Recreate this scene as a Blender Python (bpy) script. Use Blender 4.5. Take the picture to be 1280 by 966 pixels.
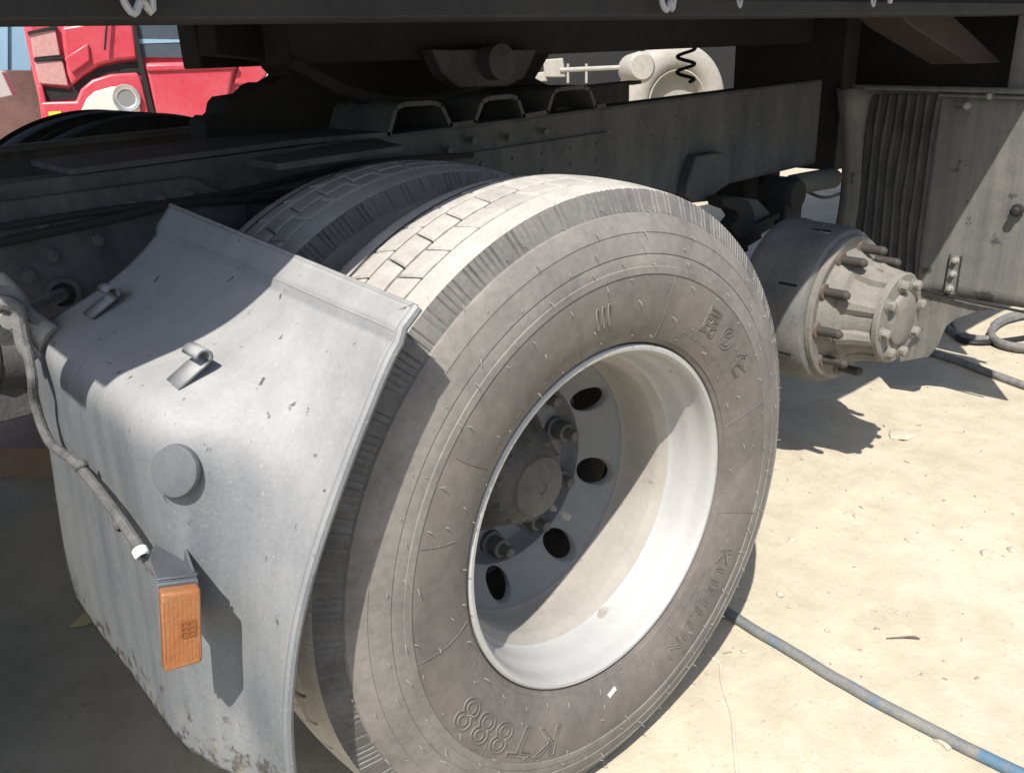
import bpy, bmesh, math, random
from mathutils import Vector, Matrix, noise
R = math.radians
random.seed(7)
sc = bpy.context.scene
for o in list(bpy.data.objects): bpy.data.objects.remove(o)
col = sc.collection

# ------------------------------------------------------------------ camera
CAM = Vector((-0.918, -0.84, 1.249)); YAW, PITCH, ROLL, FPX = 0.71, 0.371, -0.041, 1068.2
fw = Vector((math.sin(YAW)*math.cos(PITCH), math.cos(YAW)*math.cos(PITCH), -math.sin(PITCH)))
r0 = fw.cross(Vector((0, 0, 1))).normalized(); u0 = r0.cross(fw)
rt = r0*math.cos(ROLL)+u0*math.sin(ROLL); up = u0*math.cos(ROLL)-r0*math.sin(ROLL)
cd = bpy.data.cameras.new('camera'); cam = bpy.data.objects.new('camera', cd); col.objects.link(cam)
cam.matrix_world = Matrix(((rt.x, up.x, -fw.x, CAM.x), (rt.y, up.y, -fw.y, CAM.y), (rt.z, up.z, -fw.z, CAM.z), (0, 0, 0, 1)))
cd.sensor_width = 36; cd.lens = FPX/1280*36; cd.clip_start = 0.02; cd.clip_end = 900
sc.camera = cam
def ray(px, py): return fw+rt*((px-640)/FPX)-up*((py-483)/FPX)
def on_y(px, py, y): d = ray(px, py); return CAM+d*((y-CAM.y)/d.y)
def on_x(px, py, x): d = ray(px, py); return CAM+d*((x-CAM.x)/d.x)
def on_z(px, py, z): d = ray(px, py); return CAM+d*((z-CAM.z)/d.z)

# ------------------------------------------------------------------ light
SUN = Vector((1.42, 1.0, -2.46)).normalized()          # travel direction
elev = math.asin(-SUN.z)
wd = bpy.data.worlds.new('World'); sc.world = wd; wd.use_nodes = True
nt = wd.node_tree; bg = nt.nodes['Background']
sky = nt.nodes.new('ShaderNodeTexSky'); sky.sky_type = 'NISHITA'; sky.sun_disc = False
sky.sun_elevation = elev; sky.sun_rotation = math.atan2(-SUN.x, -SUN.y)
sky.air_density = 1.0; sky.dust_density = 1.6
nt.links.new(sky.outputs[0], bg.inputs[0]); bg.inputs[1].default_value = 0.12
sd = bpy.data.lights.new('sun', 'SUN'); sd.energy = 4.6; sd.angle = R(0.53); sd.color = (1, .955, .88)
so = bpy.data.objects.new('sun', sd); col.objects.link(so)
so.rotation_euler = SUN.to_track_quat('-Z', 'Y').to_euler(); so.location = (-5, -4, 9)
sc.view_settings.view_transform = 'Standard'; sc.view_settings.look = 'None'
sc.view_settings.exposure = 0.62; sc.view_settings.gamma = 1; sc.view_settings.use_curve_mapping = False
sc.render.engine = 'CYCLES'; sc.cycles.use_denoising = True; sc.cycles.max_bounces = 8

GZ = -0.012      # ground level

# ------------------------------------------------------------------ materials
MATS = {}
def mat(name, base, dust=None, amt=.5, scale=6, rough=.8, bump=.15, bscale=60, upd=0., metal=0., streak=None,
        fine=.35, spots=None, rnd=0., detail=6, bdist=.004, spec=.35, scratch=False, mud=False):
    m = bpy.data.materials.new(name); m.use_nodes = True; MATS[name] = m
    t = m.node_tree; N = t.nodes; L = t.links; b = N['Principled BSDF']
    b.inputs['Roughness'].default_value = rough; b.inputs['Metallic'].default_value = metal
    b.inputs['Specular IOR Level'].default_value = spec
    tc = N.new('ShaderNodeTexCoord')
    vec = tc.outputs['Object']
    if dust is None: dust = tuple(c*1.4 for c in base)
    def noisy(sc_, det=detail, v=vec, ro=.6):
        n = N.new('ShaderNodeTexNoise'); n.inputs['Scale'].default_value = sc_; n.inputs['Detail'].default_value = det
        n.inputs['Roughness'].default_value = ro; L.new(v, n.inputs['Vector']); return n.outputs['Fac']
    def math_(op, a, b_):
        n = N.new('ShaderNodeMath'); n.operation = op
        for i, q in enumerate((a, b_)):
            if isinstance(q, (int, float)): n.inputs[i].default_value = q
            else: L.new(q, n.inputs[i])
        return n.outputs[0]
    def rng(v, a, b_, c=0, d=1):
        n = N.new('ShaderNodeMapRange'); L.new(v, n.inputs[0])
        for i, q in enumerate((a, b_, c, d)): n.inputs[i+1].default_value = q
        return n.outputs[0]
    f = rng(noisy(scale), .3, .7)
    f2 = rng(noisy(scale*9, 8), .3, .72)
    f = math_('ADD', math_('MULTIPLY', f, 1-fine), math_('MULTIPLY', f2, fine))
    if streak:
        mp = N.new('ShaderNodeMapping'); mp.inputs['Scale'].default_value = streak; L.new(vec, mp.inputs[0])
        f3 = rng(noisy(1, 7, mp.outputs[0]), .3, .72)
        f = math_('ADD', math_('MULTIPLY', f, .5), math_('MULTIPLY', f3, .5))
    f = math_('MULTIPLY', f, amt*1.4)
    if upd:
        g = N.new('ShaderNodeNewGeometry'); sp = N.new('ShaderNodeSeparateXYZ'); L.new(g.outputs['Normal'], sp.inputs[0])
        u = rng(sp.outputs[2], .1, .95)
        f = math_('ADD', f, math_('MULTIPLY', u, upd))
    if rnd:
        oi = N.new('ShaderNodeObjectInfo')
        f = math_('ADD', f, math_('MULTIPLY', math_('SUBTRACT', oi.outputs['Random'], .5), rnd))
    f = rng(f, 0, 1)
    mx = N.new('ShaderNodeMix'); mx.data_type = 'RGBA'; L.new(f, mx.inputs[0])
    mx.inputs[6].default_value = (*base, 1); mx.inputs[7].default_value = (*dust, 1)
    out = mx.outputs[2]
    if spots:
        c2, sc2, th = spots
        if isinstance(sc2, tuple):
            mp2 = N.new('ShaderNodeMapping'); mp2.inputs['Scale'].default_value = sc2; L.new(vec, mp2.inputs[0]); s = rng(noisy(1, 4, mp2.outputs[0]), th, th+.04)
        else: s = rng(noisy(sc2, 5), th, th+.05)
        m2 = N.new('ShaderNodeMix'); m2.data_type = 'RGBA'; L.new(s, m2.inputs[0]); L.new(out, m2.inputs[6])
        m2.inputs[7].default_value = (*c2, 1); out = m2.outputs[2]
    def over(fac, c2, base_):
        m2 = N.new('ShaderNodeMix'); m2.data_type = 'RGBA'; L.new(fac, m2.inputs[0]); L.new(base_, m2.inputs[6]); m2.inputs[7].default_value = (*c2, 1); return m2.outputs[2]
    if scratch:
        for rot, k_, c2 in (((.5, .3, .9), .62, (.42, .42, .42)), ((.2, 1.1, .3), .64, (.4, .4, .4)), ((1.2, .4, .2), .66, (.06, .07, .08))):
            mp3 = N.new('ShaderNodeMapping'); mp3.inputs['Rotation'].default_value = rot; mp3.inputs['Scale'].default_value = (9, 260, 260); L.new(vec, mp3.inputs[0])
            sf = rng(noisy(1, 2, mp3.outputs[0]), k_+.06, k_+.12); sf = math_('MULTIPLY', sf, .36); out = over(sf, c2, out)
    if mud:
        sx = N.new('ShaderNodeSeparateXYZ'); L.new(vec, sx.inputs[0]); zf = rng(sx.outputs[2], .6, .4)
        mf = rng(math_('ADD', math_('MULTIPLY', zf, .42), noisy(42, 8, ro=.7)), .84, .93)
        out = over(mf, (.06, .057, .052), out)
        mf2 = rng(math_('ADD', math_('MULTIPLY', zf, .34), noisy(26, 8, ro=.7)), .82, 1.0); out = over(mf2, (.2, .19, .155), out)
    L.new(out, b.inputs['Base Color'])
    if bump:
        bp = N.new('ShaderNodeBump'); bp.inputs['Strength'].default_value = bump; bp.inputs['Distance'].default_value = bdist
        L.new(noisy(bscale, 8), bp.inputs['Height']); L.new(bp.outputs[0], b.inputs['Normal'])
    return m
mat('rubber', (.082, .074, .069), (.2, .178, .16), .65, 6, .82, .25, 220, bdist=.002)
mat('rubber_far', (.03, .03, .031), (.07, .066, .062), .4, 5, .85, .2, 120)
mat('tread', (.29, .274, .252), (.5, .472, .43), .6, 16, .9, .35, 150, rnd=.35, bdist=.003)
mat('wheel_paint', (.31, .313, .315), (.42, .407, .385), .55, 7, .5, .15, 90, spots=((.25, .22, .19), 24, .68))
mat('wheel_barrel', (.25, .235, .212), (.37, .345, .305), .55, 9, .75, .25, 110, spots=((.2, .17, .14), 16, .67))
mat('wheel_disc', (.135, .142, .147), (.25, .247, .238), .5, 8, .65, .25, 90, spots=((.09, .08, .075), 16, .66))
mat('rubber_ring', (.1, .094, .089), (.245, .226, .207), .66, 9, .85, .3, 200, upd=.12, bdist=.002)
mat('rubber_edge', (.045, .044, .044), (.28, .267, .25), .3, 14, .85, .4, 160, upd=.42, bdist=.002)  # dark base paints in the shade beside the mudguard; upward faces turn dusty
mat('groove', (.045, .042, .039), (.13, .12, .108), .6, 20, .95, .3, 120)
mat('lens_mark', (.2, .06, .015), (.26, .1, .04), .5, 40, .5, 0)
mat('hair', (.2, .19, .18), (.33, .31, .29), .5, 20, .85, 0)
mat('wheel_hub', (.06, .056, .052), (.16, .147, .133), .6, 14, .85, .35, 110)
mat('hub_dust', (.115, .107, .096), (.245, .228, .2), .6, 12, .9, .5, 120, upd=.2, spots=((.14, .1, .07), 18, .66))
mat('drum', (.06, .066, .074), (.26, .246, .218), .42, 7, .75, .35, 90, spots=((.42, .38, .31), 9, .64))
mat('stud', (.03, .027, .026), (.1, .085, .075), .45, 40, .65, .4, 300)
mat('rust', (.07, .052, .04), (.22, .175, .135), .5, 30, .85, .5, 200)
mat('guard', (.09, .102, .115), (.37, .36, .352), .27, 16, .55, .3, 170, upd=.58, streak=(22, 22, 1.2), fine=.55, scratch=True, mud=True,
    spots=((.07, .075, .08), (60, 60, 22), .665), bdist=.002)
mat('guard_cap', (.075, .08, .09), (.15, .155, .16), .5, 14, .6, .2, 160)
mat('frame', (.026, .03, .036), (.145, .141, .137), .5, 6, .8, .6, 70, streak=(16, 16, 4), upd=.15, fine=.55)
mat('dark', (.012, .012, .013), (.036, .034, .033), .5, 6, .85, .4, 50)
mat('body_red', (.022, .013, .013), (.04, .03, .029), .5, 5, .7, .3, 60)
mat('flap', (.062, .065, .064), (.225, .218, .2), .62, 3, .75, .35, 90, streak=(34, 34, 1.3), spots=((.06, .06, .06), 13, .62))
mat('flap_rib', (.035, .035, .036), (.11, .107, .104), .5, 8, .85, .5, 80)
mat('bolt', (.16, .155, .15), (.36, .34, .31), .5, 30, .6, .2, 200)
mat('hose', (.085, .086, .088), (.27, .26, .245), .65, 30, .8, .4, 220)
mat('cable', (.05, .051, .053), (.19, .185, .175), .6, 40, .8, .5, 260)
mat('pale_dust', (.29, .275, .245), (.43, .405, .36), .6, 25, .9, .4, 160)
mat('black', (.012, .012, .013), (.03, .03, .03), .3, 20, .6, .1, 100)
mat('red_paint', (.48, .03, .055), (.54, .12, .14), .6, 3, .35, .03, 20, spec=.5)
mat('red_grille', (.42, .2, .19), (.55, .35, .33), .5, 40, .6, .6, 60)
mat('glass_dark', (.05, .065, .085), (.1, .12, .145), .6, 2, .12, 0, spec=.6)
mat('lens', (.5, .5, .44), (.75, .74, .66), .5, 6, .25, .1, 30)
mat('chrome', (.75, .75, .75), (.85, .85, .85), .5, 6, .25, .05, 40, metal=.8)
mat('blue_wall', (.2, .33, .44), (.3, .42, .5), .5, 2, .6, .1, 30, streak=(8, 8, .8))
mat('grey_box', (.33, .34, .34), (.42, .42, .4), .5, 4, .7, .1, 40)
mat('brick_red', (.09, .05, .045), (.2, .12, .1), .6, 3, .9, .4, 20)
mat('pipe', (.075, .095, .115), (.27, .25, .215), .55, 11, .7, .35, 150, spots=((.08, .15, .22), 7, .55))
mat('wood', (.24, .165, .135), (.42, .32, .26), .6, 5, .85, .5, 60, streak=(3, 40, 60))
mat('stone', (.42, .37, .29), (.6, .54, .44), .6, 18, .9, .5, 90)
mat('litter', (.2, .175, .14), (.42, .38, .31), .6, 30, .9, .3, 100)
mat('scrap', (.55, .5, .2), (.6, .56, .3), .5, 8, .7, .1, 40)
mat('white', (.75, .75, .73), (.6, .59, .55), .4, 60, .6, .1, 100)
mat('zinc', (.26, .26, .26), (.42, .41, .4), .6, 40, .5, .5, 160, metal=.2)
mat('yellow', (.6, .48, .06), None, .3, 8, .5)
mat('rag', (.4, .37, .25), (.6, .57, .45), .6, 30, .9, .5, 80)
def amber():
    m = mat('amber', (.27, .08, .015), (.3, .17, .09), .6, 26, .34, .4, 120, spots=((.16, .08, .05), 70, .66))
    b = m.node_tree.nodes['Principled BSDF']; b.inputs['Coat Weight'].default_value = .3
amber()
def ground_mat():
    m = bpy.data.materials.new('sand'); m.use_nodes = True; MATS['sand'] = m
    t = m.node_tree; N = t.nodes; L = t.links; b = N['Principled BSDF']; b.inputs['Roughness'].default_value = .95
    b.inputs['Specular IOR Level'].default_value = .15
    tc = N.new('ShaderNodeTexCoord')
    def nz(s, d=8, ro=.6):
        n = N.new('ShaderNodeTexNoise'); n.inputs['Scale'].default_value = s; n.inputs['Detail'].default_value = d
        n.inputs['Roughness'].default_value = ro; L.new(tc.outputs['Object'], n.inputs['Vector']); return n.outputs['Fac']
    def ramp(v, pts):
        r = N.new('ShaderNodeValToRGB'); L.new(v, r.inputs[0]); e = r.color_ramp.elements
        e[0].position, e[0].color = pts[0][0], (*pts[0][1], 1); e[1].position, e[1].color = pts[1][0], (*pts[1][1], 1)
        for p, c in pts[2:]: q = e.new(p); q.color = (*c, 1)
        return r.outputs[0]
    def mul(a, c, f=1):
        x = N.new('ShaderNodeMix'); x.data_type = 'RGBA'; x.blend_type = 'MULTIPLY'; x.inputs[0].default_value = f
        L.new(a, x.inputs[6]); L.new(c, x.inputs[7]); return x.outputs[2]
    c = ramp(nz(1.3, 6), [(.3, (.44, .387, .292)), (.7, (.515, .464, .366))])
    c = mul(c, ramp(nz(9, 8, .7), [(.32, (.83, .815, .8)), (.6, (1, 1, 1))]))
    c = mul(c, ramp(nz(70, 4, .7), [(.3, (.8, .78, .75)), (.4, (1, 1, 1))]))
    c = mul(c, ramp(nz(33, 3), [(.25, (.66, .64, .6)), (.31, (1, 1, 1))]))
    L.new(c, b.inputs['Base Color'])
    b1 = N.new('ShaderNodeBump'); b1.inputs['Strength'].default_value = .42; b1.inputs['Distance'].default_value = .012
    L.new(nz(14, 8, .65), b1.inputs['Height'])
    b2 = N.new('ShaderNodeBump'); b2.inputs['Strength'].default_value = .3; b2.inputs['Distance'].default_value = .003
    L.new(nz(130, 5, .7), b2.inputs['Height']); L.new(b1.outputs[0], b2.inputs['Normal']); L.new(b2.outputs[0], b.inputs['Normal'])
ground_mat()

# ------------------------------------------------------------------ mesh builder
class MB:
    def __init__(s): s.v = []; s.f = []
    def add(s, vs, fs):
        o = len(s.v); s.v += [tuple(q) for q in vs]; s.f += [tuple(i+o for i in f) for f in fs]; return s
    def box(s, x0, x1, y0, y1, z0, z1, fn=None):
        vs = [Vector((x, y, z)) for z in (z0, z1) for y in (y0, y1) for x in (x0, x1)]
        if fn: vs = [fn(q) for q in vs]
        return s.add(vs, [(0, 2, 3, 1), (4, 5, 7, 6), (0, 1, 5, 4), (2, 6, 7, 3), (0, 4, 6, 2), (1, 3, 7, 5)])
    def obox(s, c, a, b, d):      # centre and three half vectors
        c, a, b, d = map(Vector, (c, a, b, d))
        vs = [c+a*i+b*j+d*k for k in (-1, 1) for j in (-1, 1) for i in (-1, 1)]
        return s.add(vs, [(0, 2, 3, 1), (4, 5, 7, 6), (0, 1, 5, 4), (2, 6, 7, 3), (0, 4, 6, 2), (1, 3, 7, 5)])
    def prism(s, pts, off):       # polygon of 3D points, extruded by off
        off = Vector(off); n = len(pts); vs = [Vector(p) for p in pts]+[Vector(p)+off for p in pts]
        fs = [tuple(range(n-1, -1, -1)), tuple(range(n, 2*n))]+[(i, (i+1) % n, n+(i+1) % n, n+i) for i in range(n)]
        return s.add(vs, fs)
    def lathe(s, prof, cx, cz, n=48, closed=False, fn=None):      # prof: (y, r) round an axis along y
        vs = []; k = len(prof)
        for i in range(n):
            a = 2*math.pi*i/n
            for j, (y, r) in enumerate(prof):
                yy, rr = (y, r) if fn is None else fn(i, j, y, r)
                vs.append((cx+rr*math.cos(a), yy, cz+rr*math.sin(a)))
        fs = []
        for i in range(n):
            i2 = (i+1) % n
            for j in range(k-1 if not closed else k):
                j2 = (j+1) % k
                fs.append((i*k+j, i*k+j2, i2*k+j2, i2*k+j))
        return s.add(vs, fs)
    def tube(s, path, rad, n=10, cap=True):
        P = [Vector(p) for p in path]; vs = []; rr = rad if isinstance(rad, (list, tuple)) else [rad]*len(P)
        ref = None
        for i, p in enumerate(P):
            t = (P[min(i+1, len(P)-1)]-P[max(i-1, 0)]).normalized()
            if ref is None: ref = t.orthogonal().normalized()
            ref = (ref-t*ref.dot(t)).normalized(); bi = t.cross(ref)
            for j in range(n):
                a = 2*math.pi*j/n; vs.append(p+(ref*math.cos(a)+bi*math.sin(a))*rr[i])
        fs = [(i*n+j, i*n+(j+1) % n, (i+1)*n+(j+1) % n, (i+1)*n+j) for i in range(len(P)-1) for j in range(n)]
        if cap: fs += [tuple(range(n-1, -1, -1)), tuple(range((len(P)-1)*n, len(P)*n))]
        return s.add(vs, fs)
    def mesh(s, name, m, ang=35):
        me = bpy.data.meshes.new(name); me.from_pydata(s.v, [], s.f); me.update()
        bm = bmesh.new(); bm.from_mesh(me); bmesh.ops.recalc_face_normals(bm, faces=bm.faces); bm.to_mesh(me); bm.free()
        me.materials.append(MATS[m])
        for p in me.polygons: p.use_smooth = True
        me.set_sharp_from_angle(angle=R(ang)); return me
    def build(s, name, m, parent=None, bevel=0, ang=35, seg=2):
        o = bpy.data.objects.new(name, s.mesh(name, m, ang)); col.objects.link(o)
        if bevel:
            b = o.modifiers.new('bevel', 'BEVEL'); b.width = bevel; b.segments = seg; b.limit_method = 'ANGLE'; b.angle_limit = R(40)
        if parent: attach(o, parent)
        return o
def wm(o):
    m = Matrix.LocRotScale(o.location, o.rotation_euler, o.scale)
    return (wm(o.parent) @ o.matrix_parent_inverse @ m) if o.parent else m
def attach(o, p): o.parent = p; o.matrix_parent_inverse = wm(p).inverted()
def empty(name, loc):
    o = bpy.data.objects.new(name, None); o.empty_display_size = .2; o.location = loc; col.objects.link(o); return o
def tag(o, label=None, cat=None, group=None, kind=None):
    for k, v in (('label', label), ('category', cat), ('group', group), ('kind', kind)):
        if v: o[k] = v
    return o
def inst(name, me, parent, loc=(0, 0, 0), rot=(0, 0, 0), scl=(1, 1, 1)):
    o = bpy.data.objects.new(name, me); o.location = loc; o.rotation_euler = rot; o.scale = scl; col.objects.link(o)
    if parent: attach(o, parent)
    return o
def catmull(pts, k=6):
    P = [Vector(p) for p in pts]; P = [P[0]*2-P[1]]+P+[P[-1]*2-P[-2]]; out = []
    for i in range(1, len(P)-2):
        for j in range(k):
            t = j/k; a, b, c, d = P[i-1:i+3]
            out.append(.5*((2*b)+(c-a)*t+(2*a-5*b+4*c-d)*t*t+(3*b-a-3*c+d)*t**3))
    return out+[P[-2]]
def sm(a, b, x): t = max(0, min(1, (x-a)/(b-a))); return t*t*(3-2*t)

# ------------------------------------------------------------------ ground
def axis(lo, hi, step, far):
    c = []; x = lo
    while x <= hi+1e-6: c.append(x); x += step
    d = step; x = hi; post = []
    while x < far: d *= 1.35; x += d; post.append(x)
    d = step; x = lo; pre = []
    while x > -far: d *= 1.35; x -= d; pre.append(x)
    return pre[::-1]+c+post
gx = axis(-.9, 3.6, .03, 400); gy = axis(-.9, 1.4, .03, 400)
def gh(x, y):
    near = 1-sm(6, 14, math.hypot(x, y))
    h = (noise.noise((x*1.7, y*1.7, 3))*.012+noise.noise((x*6, y*6, 9))*.005+noise.noise((x*17, y*17, 5))*.0025)*near
    return GZ+h*.8+.062*sm(1.25, 1.9, y)
g = MB(); nx = len(gx)
g.add([(x, y, gh(x, y)) for y in gy for x in gx],
      [(j*nx+i, j*nx+i+1, (j+1)*nx+i+1, (j+1)*nx+i) for j in range(len(gy)-1) for i in range(nx-1)])
tag(g.build('ground', 'sand'), 'pale dusty sand yard floor under the trucks', kind='structure')

# ------------------------------------------------------------------ the truck
truck = empty('heavy_truck', (.6, 1.22, GZ))
tag(truck, 'dusty heavy truck up close, its dual wheel mounted and its bare rear hub showing', 'truck')
AX, AZ = 0.0, 0.525

# chassis rail (rises slightly to the rear)
def tilt(q): return Vector((q.x, q.y, q.z+.018*q.x))
def rail(y0, y1, face):
    m = MB()
    m.box(-1.2, 1.93, y0, y0+.012, .815, 1.088, tilt) if face < 0 else m.box(-1.2, 1.93, y1-.012, y1, .815, 1.088, tilt)
    m.box(-1.2, 1.93, y0+.002, y1-.002, 1.078, 1.092, tilt); m.box(-1.2, 1.93, y0+.002, y1-.002, .811, .825, tilt)
    return m.build('frame_rail', 'frame', truck, .004)
rail_near = rail(.78, .86, -1); rail_far = rail(1.58, 1.66, 1)
MB().box(-.05, .84, .772, .779, .93, 1.03, tilt).build('doubler_plate', 'frame', rail_near, .003)
# deeper suspension plate ahead of the wheel
m = MB(); m.prism([(-1.1, .765, .69), (-.5, .765, .69), (-.32, .765, .78), (-.2, .765, .84), (-.2, .765, 1.0), (-.3, .765, 1.06), (-1.1, .765, 1.05)], (0, .014, 0))
susp = m.build('suspension_plate', 'frame', truck, .004)
def hexnut(r, h, n=6):
    return MB().lathe([(0, .0001), (0, r*.6), (-h*.15, r), (-h*.85, r), (-h, r*.85), (-h, .0001)], 0, 0, n)
bolt_me = MB().lathe([(0, .0001), (0, .02), (-.006, .02), (-.008, .015), (-.02, .015), (-.023, .011), (-.023, .0001)], 0, 0, 10).mesh('bolt', 'frame', 50)
for a, b in ((165, 258), (235, 245), (65, 320), (35, 345), (55, 287), (120, 300), (200, 250)):
    p = on_y(a, b, .765); inst('bolt', bolt_me, susp, p, (0, random.uniform(0, 3), 0), (.72, .5, .72))
p = on_y(77, 367, .765)
MB().lathe([(p.y, .03), (p.y-.012, .03), (p.y-.012, .021), (p.y+.006, .021)], p.x, p.z, 24).build('ring_eye', 'frame', susp)
MB().lathe([(p.y-.003, .0001), (p.y-.003, .0205)], p.x, p.z, 20).build('hole', 'black', susp)
MB().tube([p+Vector((0, -.004, 0)), on_y(40, 388, .6), on_y(10, 402, .5)], .011, 10).build('control_rod', 'hose', truck)
riv_me = MB().lathe([(0, .0001), (0, .011), (-.005, .009), (-.008, .004), (-.008, .0001)], 0, 0, 8).mesh('rivet', 'frame', 60)
for i in range(9):
    for z in (.96, 1.0): inst('rivet', riv_me, rail_near, (.0+i*.1, .772, z+.018*.1*i), (0, 0, 0), (.6, .5, .6))
for a, b in ((800, 152), (845, 147), (846, 175), (880, 155), (970, 136), (948, 154), (915, 165), (815, 172), (760, 165), (735, 175)):
    inst('rivet', riv_me, rail_near, on_y(a, b, .78), (0, 0, 0), (.8, .4, .8))
# hat section strip on top of the rail
hat = [(-.5, 1.083), (-.055, 1.093), (.154, 1.089), (.178, 1.142), (.198, 1.148), (.272, 1.147), (.294, 1.14), (.317, 1.094), (.395, 1.097),
       (.42, 1.14), (.437, 1.146), (.508, 1.147), (.524, 1.14), (.542, 1.098), (.629, 1.103), (.652, 1.148), (.668, 1.154), (.757, 1.155), (.774, 1.147), (.797, 1.104), (.84, 1.105)]
m = MB(); n = len(hat); th = .01
for (x0, z0), (x1, z1) in zip(hat[:-1], hat[1:]):
    d = Vector((x1-x0, 0, z1-z0)).normalized(); nn = Vector((-d.z, 0, d.x))*th
    a, b = Vector((x0, .776, z0+.002)), Vector((x1, .776, z1+.002)); m.prism([a, b, b+nn, a+nn], (0, .25, 0))
m.build('corrugated_bracket', 'frame', truck)
m = MB(); m.prism([on_z(308, 207, 1.08), on_z(348, 214, 1.08), on_z(505, 190, 1.08), on_z(470, 180, 1.08)], (0, 0, .012)); m.build('step_plate', 'frame', truck, .002)
for a, b in ((417, 185), (448, 182), (560, 188), (590, 176), (635, 172), (680, 165)):
    inst('rivet', bolt_me, rail_near, on_y(a, b, .765), (0, 0, 0), (.55, .5, .55))
for k, (z, y, sag) in enumerate(((1.045, .752, .02), (1.03, .745, .035))):
    MB().tube(catmull([(x, y, z+.018*x-sag*abs(math.sin(x*3.1+k))+.006*math.sin(x*9+k)) for x in [-.9+i*.14 for i in range(10)]], 4), .006+.002*(k == 1), 8).build('air_line', 'dark', truck)
m = MB(); m.tube(catmull([(.0, .9, 1.25), (.15, .91, 1.18), (.32, .92, 1.15), (.5, .92, 1.17), (.62, .91, 1.25)], 8), .016, 8); m.build('cable_loom', 'dark', truck)
# leaf spring, hanger, torque rod of the rear axle
for k in range(5):
    L_ = .62-.07*k
    MB().tube([(1.0+x*L_, .70, .68-.028*k-.05*(1-x*x)+.05) for x in [i/8-1 for i in range(17)]], .013, 4).build('spring_leaf', 'dark', truck)
m = MB(); pts = [on_y(a, b, .74) for a, b in ((872, 195), (905, 190), (915, 205), (911, 232), (898, 240), (888, 252), (868, 254), (858, 246), (862, 225))]
m.prism(pts, (0, .05, 0)); m.build('spring_hanger', 'frame', truck, .008)
m = MB(); pts = [on_y(a, b, .66) for a, b in ((903, 247), (925, 246), (938, 252), (944, 268), (946, 290), (925, 300), (915, 285), (926, 272), (921, 264), (905, 258))]
m.prism(pts, (0, .06, 0)); m.build('brake_bracket', 'dark', truck, .006)
m = MB(); pts = [on_y(a, b, .72) for a, b in ((925, 247), (948, 250), (962, 264), (968, 285), (940, 300), (932, 270))]
m.prism(pts, (0, .05, 0)); m.build('brake_bracket', 'frame', truck, .006)
e = on_y(978, 242, .72)
MB().lathe([(.66, .0001), (.66, .045), (.675, .055), (.77, .055), (.785, .045), (.785, .0001)], e.x, e.z, 24).build('torque_rod_eye', 'dark', truck)
m = MB(); m.tube([on_y(990, 232, .73), on_y(1020, 226, .73), on_y(1040, 223, .73), on_y(1047, 222, .735)], [.036, .036, .036, .02], 16); m.build('torque_rod', 'frame', truck)
m = MB(); m.box(e.x-.05, e.x+.05, .67, .78, e.z-.11, e.z-.02); m.build('spring_seat', 'dark', truck, .01)
MB().tube(catmull([on_y(1005, 238, .8), on_y(1030, 247, .8), on_y(1055, 240, .85), on_y(1085, 222, .95)]), .006, 8).build('brake_line', 'black', truck)
m = MB(); m.box(1.64, 1.86, .87, 1.0, .72, 1.0); m.box(1.72, 1.78, .84, .88, .7, .86); m.build('frame_bracket', 'dark', truck, .01)
MB().lathe([(.52, .0001), (.52, .06), (.8, .075), (1.22, .16), (1.64, .075), (1.9, .06), (1.9, .0001)], 1.35, AZ, 24).build('rear_axle', 'dark', truck)
MB().lathe([(.3, .0001), (.3, .06), (.8, .075), (1.22, .16), (1.64, .075), (2.2, .06), (2.2, .0001)], 0, AZ, 24).build('drive_axle', 'dark', truck)
MB().tube([on_y(1005, 172, .9), on_y(1075, 172, .9)], .014, 8).build('cross_rod', 'dark', truck)

# cargo body and what hangs under it
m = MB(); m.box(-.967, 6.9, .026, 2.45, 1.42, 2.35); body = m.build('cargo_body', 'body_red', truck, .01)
m = MB(); m.box(-.93, 1.98, .15, .162, 1.31, 1.42); m.box(-.93, 1.98, .13, .24, 1.295, 1.308); m.box(-.93, 1.98, .12, .1285, 1.295, 1.322)
m.build('side_rail', 'dark', body, .003)
for x in (.45, .9, 1.35, 1.8, 2.2, 2.9, 3.6, 4.3, 5.0): MB().box(x, x+.07, .25, 2.4, 1.345, 1.42).build('floor_crossmember', 'dark', body, .004)
MB().box(.02, 3.3, .93, 1.05, 1.243, 1.42).build('body_sill', 'dark', body, .006)
MB().box(.02, 3.3, 1.4, 1.52, 1.243, 1.42).build('body_sill', 'dark', body, .006)
MB().box(2.1, 2.2, .80, 1.26, .80, 1.40).build('rear_crossmember', 'dark', body, .006)
MB().box(2.26, 2.36, .1, 1.02, 1.02, 1.42).build('tail_beam', 'dark', body, .006)
m = MB(); sil = [(243, 5), (246, 40), (249, 70), (300, 74), (312, 76), (322, 78), (327, 86), (335, 94), (318, 104), (309, 103), (301, 106), (290, 117), (264, 121), (258, 128), (256, 140), (250, 146), (244, 143), (236, 150), (236, 185), (400, 205), (668, 205), (668, 112), (642, 98), (664, 62), (664, 5)]
m.prism([on_y(a, b, 1.25) for a, b in sil], (0, -.1, 0)); m.build('hoist_frame', 'dark', truck, .004)
m = MB(); m.prism([on_y(a, b, .88) for a, b in ((540, 62), (672, 62), (656, 98), (636, 108), (575, 110), (553, 92))], (0, .05, 0)); hb = m.build('hinge_bracket', 'frame', body, .005)
p = on_y(613, 78, .88); MB().lathe([(.83, .0001), (.83, .03), (.835, .042), (.88, .042)], p.x, p.z, 20).build('hinge_pin', 'frame', hb)
m = MB(); m.prism([on_y(a, b, .3) for a, b in ((1112, 5), (1192, 20), (1252, 78), (1213, 80), (1140, 33))], (0, .12, 0)); m.build('tail_gusset', 'body_red', body, .004)
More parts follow.
